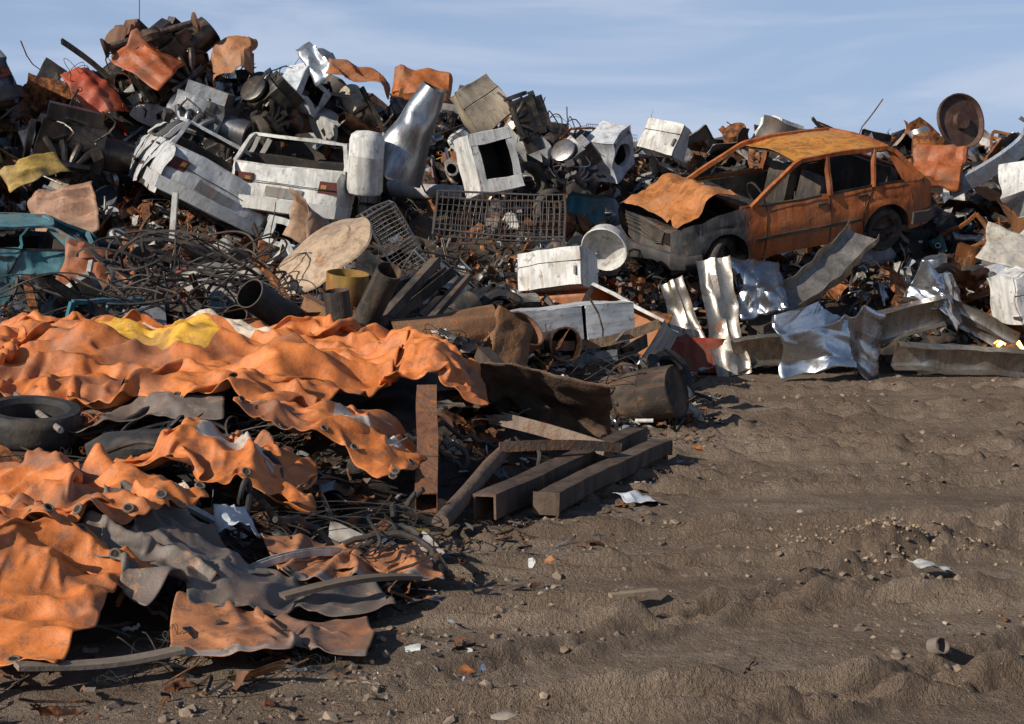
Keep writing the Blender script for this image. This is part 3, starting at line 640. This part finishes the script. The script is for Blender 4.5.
for i in range(12):
    a=np.array([rh.uniform(-3,-.4),rh.uniform(6.6,9.6),0]);b_=a+np.array([rh.uniform(-.9,.9),rh.uniform(-.5,.5),0])
    P=path_line(a,b_,26,.14,i);P[:,1]+=.10*np.sin(np.linspace(0,rh.uniform(4,10),26));P[:,2]=[Hs(p[0],p[1])+.14 for p in P];P[:,2]+=.06*np.sin(np.linspace(0,7,26)+i)
    MB().add((sweep(P,ring(.017,8))),(.02,.02,.021),.0,3).build('rubber_hose',MATS)
def sheetobj(name,loc,rot,w,h,folds,col,rust,mat,amp=.04,seed=1,n=20,solid=.006,sc=2.0,cr=None):
    V,F=grid(n,n,w,h)
    V[:,:2]*=(1+.18*fbm(V*3+seed,seed,2))[:,None]
    for p,nn,ang,r_ in folds:
        nn=unit(nn);V=fold(V,p,nn,(-nn[1],nn[0],0),ang,r_)
    P=dent((V,F),amp,sc,seed);P=crumple(P,amp*2.0 if cr is None else cr,6,seed,1.7/max(w,h))
    return MB().add(P,col,rust,mat).build(name,MATS,None,mat4(loc,rot),solid=solid,ang=24)
sheetobj('rusted_steel_sheet',(.25,11.0,.46),(-30,10,-8),1.05,.9,[((0,.25,0),(0,1,0),.7,.15),((-.3,0,0),(-1,.2,0),.5,.2)],(.20,.125,.085),.28,2,.03,2)
sheetobj('rusted_steel_sheet',(.08,12.0,.76),(70,20,30),.55,.6,[((0,0,0),(1,0,0),1.3,.4)],(.30,.14,.06),.4,2,.03,3)
sheetobj('rusted_steel_sheet',(1.65,17.3,.55),(60,0,-30),.5,.8,[((0,0,0),(0,1,0),.5,.2)],(.15,.07,.04),.6,2,.05,4)
one('rolled_steel_drum',tr(crumple(p_drum(np.random.RandomState(1)),.08,5,4,1.5,False),sc=.78),(.05,.036,.03),.38,2,(1.1,12.5,.28),(75,35,50),)
one('red_crate',dent(box(.75,.5,.42,5,(4,)),.03,2,4),(.34,.045,.025),.35,0,(2.25,17.85,.24),(0,4,8),solid=.012)
Wp=np.array([(-.2,0),(-.17,.05),(-.11,.065),(-.06,.05),(-.03,0),(.03,0),(.06,.05),(.11,.065),(.17,.05),(.2,0),(.2,-.006),(.165,.044),(.11,.058),(.064,.044),(.034,-.006),(-.034,-.006),(-.064,.044),(-.11,.058),(-.165,.044),(-.2,-.006)])
Cp=np.array([(-.19,-.10),(-.19,.03),(-.14,.05),(.14,.05),(.19,.03),(.19,-.10),(.184,-.10),(.184,.026),(.138,.044),(-.138,.044),(-.184,.026),(-.184,-.10)])
galv=(.50,.46,.41)
def rail(a,b,up,s=1,seed=1,bend=0,rust=.28,name='guardrail_section',col=galv,prof=None,cr=.08):
    return beam(name,a,b,(Wp*np.array([1,.6]) if prof is None else prof)*s,col,rust,1,bend,seed,up,34,.07,cr=cr)
rail((2.55,18.05,1.40),(2.72,17.45,.0),(0,1,.3),1.05,1,rust=.38)
rail((2.98,17.75,.62),(4.62,18.6,1.75),(.6,1,-.6),1.1,2,.05,.28,name='steel_channel',prof=Cp)
rail((2.75,17.5,.22),(5.4,17.75,.78),(.1,1,.3),1.0,3,.04,.3,name='steel_channel',prof=Cp)
rail((4.7,17.35,.30),(7.4,17.6,.16),(0,1,.5),.85,4,.05,.34,name='steel_channel',prof=Cp)
rail((2.02,18.0,1.15),(2.35,17.6,.02),(0,1,.3),.85,5,rust=.38)
rail((3.0,18.1,1.0),(3.35,17.7,.1),(-.3,1,.3),.9,6,.03,.34)
rail((5.0,18.2,.9),(6.3,17.9,.35),(0,1,.6),.9,7,.1)
SIL=(.55,.58,.63)
sheetobj('crumpled_sheet_metal',(4.15,17.15,.38),(60,4,6),1.75,.78,[((-.2,0,0),(1,.3,0),.6,.05),((.25,0,0),(-1,.5,0),-.5,.05),((0,.1,0),(.3,1,0),-.7,.05),((.45,0,0),(1,-.1,0),.9,.08),((-.5,0,0),(-1,-.4,0),.8,.08)],SIL,.12,5,.0,7,46,.004,3,.20)
sheetobj('crumpled_sheet_metal',(5.4,17.8,.98),(50,20,-30),.8,.5,[((0,0,0),(1,.6,0),1,.05),((.1,.1,0),(-.4,1,0),-.8,.05)],SIL,.15,5,.0,8,30,cr=.16)
sheetobj('crumpled_sheet_metal',(3.1,17.9,1.1),(60,-20,-20),.6,.9,[((0,0,0),(1,.6,0),.6,.05)],(.38,.42,.48),.2,5,.0,9,30,cr=.18)
one('rusted_disc',dent(lathe([(.0001,.06),(.12,.06),(.14,.0),(.36,-.02),(.40,.03),(.42,.03),(.42,-.02),(.0001,-.04)],30),.03,2,3),(.07,.03,.022),.22,3,(6.65,21.3,3.40),(80,-10,25))
beam('car_bumper',(7.35,20.2,3.55),(6.3,20.6,2.35),[(-.13,-.03),(.13,-.03),(.14,.03),(.05,.05),(-.05,.05),(-.14,.03)],(.30,.38,.50),.15,0,.25,3,(0,1,0),16,cr=.03)
sheetobj('rusted_car_hood',(6.15,20.6,2.72),(60,10,-20),.8,.7,[((.3,0,0),(1,0,0),.8,.05),((0,-.2,0),(0,-1,0),.9,.05)],(.46,.12,.03),.35,0,.05,5)
sheetobj('car_door_panel',(6.5,18.3,1.5),(48,18,-20),.9,.6,[((.3,0,0),(1,0,0),.5,.05)],(.56,.53,.47),.28,0,.03,6)
sheetobj('car_door_panel',(7.15,18.9,1.75),(70,-40,10),.8,.6,[((.1,0,0),(1,.4,0),-.6,.05)],(.50,.52,.55),.25,0,.03,16)
sheetobj('rusted_fender',(-5.75,18.3,2.05),(70,-10,8),.85,.8,[((0,.2,0),(0,1,0),.7,.1),((-.3,0,0),(-1,0,0),.6,.1)],(.50,.27,.17),.3,0,.06,7)
sheetobj('yellow_panel',(-6.35,19.0,2.6),(60,-30,20),.8,.35,[((0,0,0),(1,0,0),.5,.1)],(.55,.36,.08),.3,0,.05,8)
sheetobj('rusted_fender',(-4.75,16.3,1.35),(66,12,10),.75,.8,[((0,.1,0),(.3,1,0),.8,.1)],(.46,.14,.05),.3,0,.05,9)
sheetobj('crumpled_sheet_metal',(-3.3,15.9,1.25),(60,-10,10),1.0,.7,[((0,.1,0),(.3,1,0),.8,.05),((-.2,0,0),(-1,.3,0),.7,.05)],(.42,.38,.34),.3,0,.05,10)
sheetobj('rusted_car_hood',(-1.35,22.0,4.02),(52,8,4),.95,.6,[((.35,0,0),(1,0,0),.8,.05),((-.35,0,0),(-1,0,0),.8,.05),((0,-.2,0),(0,-1,0),1,.05)],(.50,.15,.035),.28,0,.05,11)
sheetobj('rusted_car_hood',(-2.35,22.2,4.2),(40,14,10),1.1,.4,[((.3,0,0),(1,0,0),.8,.05)],(.48,.16,.05),.25,0,.06,12)
sheetobj('car_seat_shell',(-4.35,22.2,4.55),(58,-14,-14),.9,1.0,[((0,.2,0),(0,1,0),.9,.2),((.25,0,0),(1,0,0),.9,.1),((-.25,0,0),(-1,0,0),.9,.1)],(.48,.20,.08),.28,0,.06,13)
sheetobj('red_panel',(-6.35,21.8,3.95),(70,-30,20),.6,.95,[((0,.1,0),(.3,1,0),.4,.1),((0,0,0),(1,0,0),.6,.1)],(.52,.07,.022),.18,0,.04,14)
sheetobj('red_panel',(-5.5,21.8,4.40),(60,30,-10),.9,.7,[((0,.1,0),(.3,1,0),.6,.1)],(.52,.12,.03),.25,0,.05,24)
sheetobj('crumpled_sheet_metal',(-3.0,22.4,4.55),(70,-30,0),.6,1.0,[((0,.1,0),(.3,1,0),.9,.05),((0,0,0),(1,.2,0),.9,.05)],(.62,.68,.75),.05,1,.06,15)
one('engine_block',tr(KINDS['engine'][0][0],sc=1.5),(.075,.07,.068),.3,1,(-6.25,20.3,3.0),(10,12,20))
one('gearbox',tr(KINDS['engine'][0][1],sc=1.3),(.26,.28,.30),.2,1,(-4.55,21.2,3.45),(0,20,-10))
one('engine_block',tr(KINDS['engine'][0][2],sc=1.5),(.06,.055,.055),.3,1,(-5.35,22.4,4.40),(20,-40,20))
one('engine_block',tr(KINDS['engine'][0][3],sc=1.1),(.16,.07,.04),.35,2,(-5.9,22.6,4.6),(0,30,60))
one('engine_block',tr(KINDS['engine'][0][4],sc=1.1),(.07,.07,.07),.3,1,(-3.6,21.6,3.7),(40,30,60))
one('engine_block',tr(KINDS['engine'][0][1],sc=.9),(.3,.31,.33),.2,1,(.9,20.3,2.75),(40,30,60))
one('engine_block',tr(KINDS['engine'][0][2],sc=.9),(.08,.08,.08),.3,1,(.2,20.6,3.4),(10,70,10))
ax=MB();ax.add(sweep(path_line((-.7,0,0),(.7,0,0),10),ring(.05,8)),(.05,.04,.04),.4,2);ax.add(tr(lathe([(.0001,.1),(.12,.09),(.16,0),(.12,-.09),(.0001,-.1)],14)),(.05,.04,.04),.4,2)
for s in(-1,1):ax.add(tr(lathe([(.0001,.04),(.15,.04),(.15,0),(.06,-.05),(.0001,-.05)],18),(.7*s,0,0),(0,1.57*s,0)),(.07,.04,.03),.4,2)
ax.build('rear_axle',MATS,None,mat4((-5.5,22.0,4.75),(0,-18,15)))
beam('thin_mast',(-6.05,23.4,4.2),(-5.98,23.4,7.2),ring(.008,5),(.1,.1,.1),.2,2)
beam('steel_post',(-4.35,18.2,1.5),(-4.3,18.3,2.25),rect(.07,.07),(.6,.6,.58),.2,0)
one('car_tyre',tr(lathe(tireprof(.33,.2),36,True)),(.022,.022,.024),.1,3,(-3.05,8.95,.52),(8,6,0))
one('car_tyre',tr(lathe(tireprof(.30,.18),36,True)),(.022,.022,.024),.1,3,(1.5,13.9,.30),(70,10,30))
V,F=lathe([(.0001,-.14),(.22,-.13),(.31,-.05),(.32,.03),(.22,.12),(.0001,.15)],26)
one('black_bag',crumple(dent(((V*np.array([1,.75,.8])),F),.06,4,3),.03,4,3,4,False),(.03,.03,.032),.0,3,(-2.25,8.55,.42),(0,0,15))
def cables(name,loc,size,n,rad,seed,col=(.018,.018,.02)):
    r=np.random.RandomState(seed);m_=MB()
    P=p_tangle(r,n,rad,60);m_.add((P[0]*np.array(size),P[1]),col,.08,3)
    return m_.build(name,MATS,None,mat4(loc))
cables('cable_tangle',(-3.3,14.6,1.30),(2.0,1.4,1.9),15,.0065,1)
cables('cable_tangle',(-4.0,13.2,1.05),(2.0,1.2,1.3),14,.0065,2)
cables('cable_tangle',(-2.4,13.2,1.0),(1.2,1.0,1.2),10,.006,3)
cables('cable_tangle',(-1.9,8.9,.42),(1.1,1.0,.7),12,.009,4)
cables('cable_tangle',(-2.6,7.6,.38),(1.3,.9,.4),10,.008,5)
cables('cable_tangle',(-1.0,7.2,.2),(1.3,.9,.35),7,.005,6)
cables('cable_tangle',(.8,12.6,.45),(.8,.8,.9),7,.006,7)
cables('copper_wire_coil',(-2.68,9.0,.50),(.2,.15,.35),16,.012,8,(.4,.13,.05))
# ------------------------------------------------------------ tarps (cloth relaxed over the heap)
fx0,fy0,fd=-7.0,4.0,.03
FX,FY=np.meshgrid(np.arange(fx0,3,fd),np.arange(fy0,14,fd),indexing='ij')
lump=.34*np.maximum(0,n2(FX,FY,1.3,51,2))+.12*np.maximum(0,n2(FX,FY,3.6,52,2))
FH=H(FX,FY)+lump*sm(H(FX,FY)/.2)+.02
for cx,cy,r_,hh_ in ((-1.7,7.75,.30,.22),(-1.05,8.7,.34,.18),(-2.0,6.6,.45,.16),(-2.3,11.0,.6,.10),(-3.4,10.8,.6,.10),(-.6,10.3,.32,.22),(-2.3,5.9,.30,.16),(-1.6,10.0,.3,.15)):
    FH=FH+hh_*np.exp(-((FX-cx)**2+(FY-cy)**2)/(r_*r_))
def fh(x,y):
    u=np.clip((x-fx0)/fd,0,FH.shape[0]-2.01);v=np.clip((y-fy0)/fd,0,FH.shape[1]-2.01);i=u.astype(int);j=v.astype(int);a=u-i;b_=v-j
    return FH[i,j]*(1-a)*(1-b_)+FH[i+1,j]*a*(1-b_)+FH[i,j+1]*(1-a)*b_+FH[i+1,j+1]*a*b_
def cloth(nx,ny,w,h,cx,cy,rot,exx,exy,seed,steps=60,cr=.06):
    u,v=np.meshgrid(np.linspace(-.5,.5,nx),np.linspace(-.5,.5,ny),indexing='ij')
    x=u*w;y=v*h
    x=x+.22*w*n2(u,v,2.0,seed,3);y=y+.22*h*n2(u,v,2.0,seed+9,3)
    c,s=math.cos(R(rot)),math.sin(R(rot));X_=cx+c*x-s*y;Y_=cy+s*x+c*y
    th=R(35+seed*23);fa=x*math.cos(th)+y*math.sin(th);fb=-x*math.sin(th)+y*math.cos(th)
    wl=n2(x,y,.9,seed+2,2)*.5
    rid=np.maximum(0,1-2.2*np.abs(n2(fa*1.0+wl,fb*.22,2.0/max(.7,min(w,h)**.5),seed+4,1)))**2
    P=np.stack([X_,Y_,fh(X_,Y_)+.05+.34*rid*min(1,.35+h*.3)],2);O=P.copy()
    dx=w/(nx-1)*exx;dy=h/(ny-1)*exy;dd=math.hypot(dx,dy)
    cons=[]
    for st in (0,1):
        cons.append(((slice(st,nx-1,2),slice(None)),(slice(st+1,nx,2),slice(None)),dx,1));cons.append(((slice(None),slice(st,ny-1,2)),(slice(None),slice(st+1,ny,2)),dy,1))
    for st in (0,1):
        cons.append(((slice(st,nx-1,2),slice(0,ny-1)),(slice(st+1,nx,2),slice(1,ny)),dd,.3));cons.append(((slice(st,nx-1,2),slice(1,ny)),(slice(st+1,nx,2),slice(0,ny-1)),dd,.3))
    for sp_ in (2,4):
        for st in range(2*sp_):
            cons.append(((slice(st,nx-sp_,2*sp_),slice(None)),(slice(st+sp_,nx,2*sp_),slice(None)),dx*sp_,.10));cons.append(((slice(None),slice(st,ny-sp_,2*sp_)),(slice(None),slice(st+sp_,ny,2*sp_)),dy*sp_,.10))
    for it in range(steps):
        Vv=(P-O)*.9;O=P.copy();P=P+Vv;P[:,:,2]-=.0024
        for kk in range(3):
            for A,Bs,L,st in cons:
                a=P[A];b_=P[Bs]
                m_=min(a.shape[0],b_.shape[0]);m2=min(a.shape[1],b_.shape[1])
                a=a[:m_,:m2];b_=b_[:m_,:m2];d=b_-a;l=np.sqrt((d*d).sum(2))+1e-9;q=(.5*st*(l-L)/l)[...,None]*d
                PA=P[A];PA[:m_,:m2]+=q;PB=P[Bs];PB[:m_,:m2]-=q
        g_=fh(P[:,:,0],P[:,:,1])+.012;hit=P[:,:,2]<g_
        P[:,:,2]=np.where(hit,g_,P[:,:,2])
        P[:,:,0]=np.where(hit,P[:,:,0]*.3+O[:,:,0]*.7,P[:,:,0]);P[:,:,1]=np.where(hit,P[:,:,1]*.3+O[:,:,1]*.7,P[:,:,1])
    U_=u*w*exx;V_=v*h*exy
    r1_=1-np.abs(n2(U_*math.cos(th)+V_*math.sin(th),(-U_*math.sin(th)+V_*math.cos(th))*.3,3.0,seed+21,2));r2_=1-np.abs(n2(U_*.7-V_*.7,(U_*.7+V_*.7)*.5,5.5,seed+22,2))
    P[:,:,2]+=cr*1.3*(r1_**6)+cr*.7*(r2_**5)+.006*n2(U_,V_,9,seed+23,2)
    return P
def tarpmat(name,base,patches=(),dirt=.5):
    m,nt,b=newmat(name);k=NT(nt);tc=k.n('ShaderNodeTexCoord');co=tc.outputs['Object']
    uv=k.n('ShaderNodeUVMap',uv_map='UVMap').outputs[0];sx=k.n('ShaderNodeSeparateXYZ');k.l(uv,sx.inputs[0]);U,Vv=sx.outputs[0],sx.outputs[1]
    n1=k.noise(1.7,4,.65,co,.6);n2_=k.noise(11,5,.72,co);n3=k.noise(120,2,.6,co)
    col=k.mix(k.mapr(n1,.35,.65),base,tuple(np.array(base)*np.array([.75,.70,.72])))
    col=k.mix(k.mapr(n2_,.32,.46,.40,0),col,(.66,.33,.16))
    for u0,u1,v0,v1,pc in patches:
        f=k.math('MULTIPLY',k.math('MULTIPLY',k.math('GREATER_THAN',U,u0),k.math('LESS_THAN',U,u1)),k.math('MULTIPLY',k.math('GREATER_THAN',Vv,v0),k.math('LESS_THAN',Vv,v1)))
        col=k.mix(k.math('MULTIPLY',f,.93),col,pc)
    col=k.mix(k.mapr(n2_,.48,.66,0,dirt),col,(.14,.085,.06))
    col=k.mix(k.mapr(n1,.50,.66,0,dirt),col,(.17,.105,.075))
    k.l(col,b.inputs['Base Color']);b.inputs['Roughness'].default_value=.6
    k.bump(k.math('ADD',k.math('MULTIPLY',n3,.12),n2_),.5,.012,b);return m
def tarp(name,args,mat,eye=None,esp=.28,sub=1):
    nx,ny=args[0],args[1];P=cloth(*args);me=bpy.data.meshes.new(name);F=gfaces(nx,ny)
    me.from_pydata(P.reshape(-1,3).tolist(),[],F);uvl=me.uv_layers.new(name='UVMap')
    li=np.array([i for q in F for i in q]);uvs=np.stack([(li//ny)/(nx-1),(li%ny)/(ny-1)],1);uvl.data.foreach_set('uv',uvs.astype(np.float32).ravel())
    me.materials.append(mat);me.polygons.foreach_set('use_smooth',np.ones(len(F),dtype=bool));me.update()
    o=bpy.data.objects.new(name,me);scene.collection.objects.link(o)
    s=o.modifiers.new('s','SUBSURF');s.levels=1;s.render_levels=1
    s=o.modifiers.new('t','SOLIDIFY');s.thickness=.004
    if eye:
        E=MB();cell=args[2]*args[7]/(nx-1)
        def put(i,j):
            p=P[i,j];du=P[min(i+1,nx-1),j]-P[max(i-1,0),j];dv=P[i,min(j+1,ny-1)]-P[i,max(j-1,0)];nn=unit(np.cross(du,dv))
            if nn[2]<0:nn=-nn
            q=Vector((0,0,1)).rotation_difference(Vector(nn)).to_matrix();q=np.array(q)
            for part,c in ((lathe([(.028,.004),(.024,.009),(.018,.009),(.015,.004)],16),(.16,.12,.09)),(lathe([(.0001,.006),(.0165,.006)],14),(.004,.004,.004))):
                E.add((part[0]@q.T+p,part[1]),c,0,3)
        st=max(2,int(esp/cell))
        if 'b' in eye:
            for i in range(2,nx-1,st):put(i,2)
        if 't' in eye:
            for i in range(2,nx-1,st):put(i,ny-3)
        if 'l' in eye:
            for j in range(2,ny-1,st):put(2,j)
        if 'r' in eye:
            for j in range(2,ny-1,st):put(nx-3,j)
        e=E.build('eyelets',MATS,o)
    return o
OR=(.66,.20,.045)
tA=tarpmat('orange_tarpaulin_large',OR,((.44,.68,.52,.68,(.75,.42,.04)),(.46,.70,.70,.79,(.68,.60,.48))),.5)
tB=tarpmat('orange_tarpaulin_printed',OR,((.40,.85,.38,.58,(.50,.45,.40)),),.6)
tC=tarpmat('orange_tarpaulin',OR,(),.62)
tD=tarpmat('orange_tarpaulin_worn',(.46,.19,.08),((.0,1,.0,.12,(.3,.27,.25)),),.85)
tG=tarpmat('grey_tarpaulin',(.17,.145,.125),(),.6)
tarp('orange_tarpaulin',(150,100,3.9,2.35,-2.85,10.5,-13,1.20,1.20,3,56,.11),tA,'b',.5)
tarp('orange_tarpaulin',(54,48,.95,.8,-1.05,8.75,-12,1.3,1.28,5,50,.08),tB,'br',.3)
tarp('orange_tarpaulin',(56,48,1.0,.72,-1.6,7.75,8,1.3,1.28,7,50,.08),tB,'b',.3)
tarp('orange_tarpaulin',(70,64,1.25,1.0,-2.35,6.7,-25,1.32,1.28,9,50,.09),tC,'br',.3)
tarp('orange_tarpaulin',(60,50,.95,.75,-2.15,5.75,-10,1.3,1.3,11,50,.07),tC,'bt',.26)
tarp('orange_tarpaulin',(44,34,.7,.45,-.78,6.85,20,1.28,1.22,13,50,.05),tD,'b',.3)
tarp('orange_tarpaulin',(44,30,.8,.45,-1.0,5.75,8,1.16,1.14,15,50,.03),tD)
tarp('orange_tarpaulin',(48,44,.8,.7,-.55,10.35,10,1.3,1.2,17,50,.09),tC)
tarp('grey_tarpaulin',(44,44,.7,.7,-1.62,6.35,-30,1.25,1.22,19,50,.07),tG)
tarp('grey_tarpaulin',(40,34,.8,.42,-1.0,6.25,15,1.22,1.18,21,50,.04),tG)
tarp('grey_tarpaulin',(36,30,1.2,.6,-2.5,9.15,5,1.2,1.2,23,50,.05),tG)
sheetobj('plastic_sheet',(-1.35,6.95,.30),(10,-8,20),.26,.15,[((0,0,0),(1,.3,0),.9,.03),((.05,0,0),(-.3,1,0),-.9,.03)],(.62,.66,.72),0,3,.02,31,14,.002,8,.05)
sheetobj('plastic_sheet',(.85,9.0,.04),(4,3,20),.35,.2,[((0,0,0),(1,.3,0),.4,.03)],(.62,.66,.72),0,3,.02,32,14,.002,8,.04)
sheetobj('plastic_sheet',(2.15,7.1,.05),(4,3,10),.26,.12,[((0,0,0),(1,.3,0),.5,.03)],(.5,.5,.5),.1,3,.02,33,14,.002,8,.03)
beam('plank',(-1.85,5.2,.10),(-1.3,5.5,.06),rect(.08,.018),(.24,.19,.15),.15,3,.03,4,dn_=.02)
beam('plank',(-1.0,6.1,.12),(-.45,6.5,.12),rect(.07,.02),(.16,.12,.09),.2,3,.02,5,dn_=.03)
beam('plank',(.45,6.5,.03),(.68,6.58,.03),rect(.045,.018),(.34,.25,.17),.1,3,dn_=.02)
one('pipe_fragment',tube(.035,.06,.006,20,2),(.22,.18,.15),.1,3,(1.72,5.62,gz(1.72,5.62)+.03),(68,0,25))
one('stone',dent((ico_v*np.array([.07,.05,.03]),ico_f),.01,8,1),(.36,.31,.26),0,3,(-.02,5.02,gz(-.02,5.02)+.01))
# ------------------------------------------------------------ sky, sun, camera
sd=np.array([.80,.60]);sd/=np.linalg.norm(sd);el=R(29)
d=Vector((sd[0]*math.cos(el),sd[1]*math.cos(el),-math.sin(el)))
L=bpy.data.lights.new('sun','SUN');L.energy=5.0;L.angle=R(.5);L.color=(1,.915,.775)
lo=bpy.data.objects.new('sun',L);scene.collection.objects.link(lo);lo.rotation_euler=d.to_track_quat('-Z','Y').to_euler();lo.location=(-8,-6,12)
w=bpy.data.worlds.new('World');scene.world=w;w.use_nodes=True;nt=w.node_tree;k=NT(nt);bg=nt.nodes['Background']
sky=k.n('ShaderNodeTexSky',sky_type='NISHITA');sky.sun_disc=False;sky.sun_elevation=el;sky.sun_rotation=math.atan2(-d.x,-d.y);sky.air_density=1.0;sky.dust_density=.6;sky.ozone_density=2.5
tc=k.n('ShaderNodeTexCoord').outputs['Generated'];sp=k.n('ShaderNodeSeparateXYZ');k.l(tc,sp.inputs[0])
mp=k.n('ShaderNodeMapping');mp.inputs['Scale'].default_value=(2.2,2.2,15);k.l(tc,mp.inputs[0])
cn=k.noise(1.5,5,.55,mp.outputs[0],.6);cf=k.mapr(cn,.42,.68,0,.65)
low=k.mapr(sp.outputs[2],.10,.34,.75,0)
c=k.mix(low,sky.outputs[0],(4.9,6.5,9.8))
c=k.mix(k.math('MULTIPLY',cf,k.mapr(sp.outputs[2],.10,.36,1,.05)),c,(7.4,8.3,10.2));k.l(c,bg.inputs[0]);bg.inputs[1].default_value=.078
cam=bpy.data.cameras.new('camera');cam.sensor_width=36;cam.lens=50;cam.clip_end=4000;cam.clip_start=.1
co_=bpy.data.objects.new('camera',cam);scene.collection.objects.link(co_);co_.location=(0,0,1.7);co_.rotation_euler=(R(90-5.06),0,0);scene.camera=co_
scene.view_settings.view_transform='Standard';scene.view_settings.look='None';scene.view_settings.exposure=0
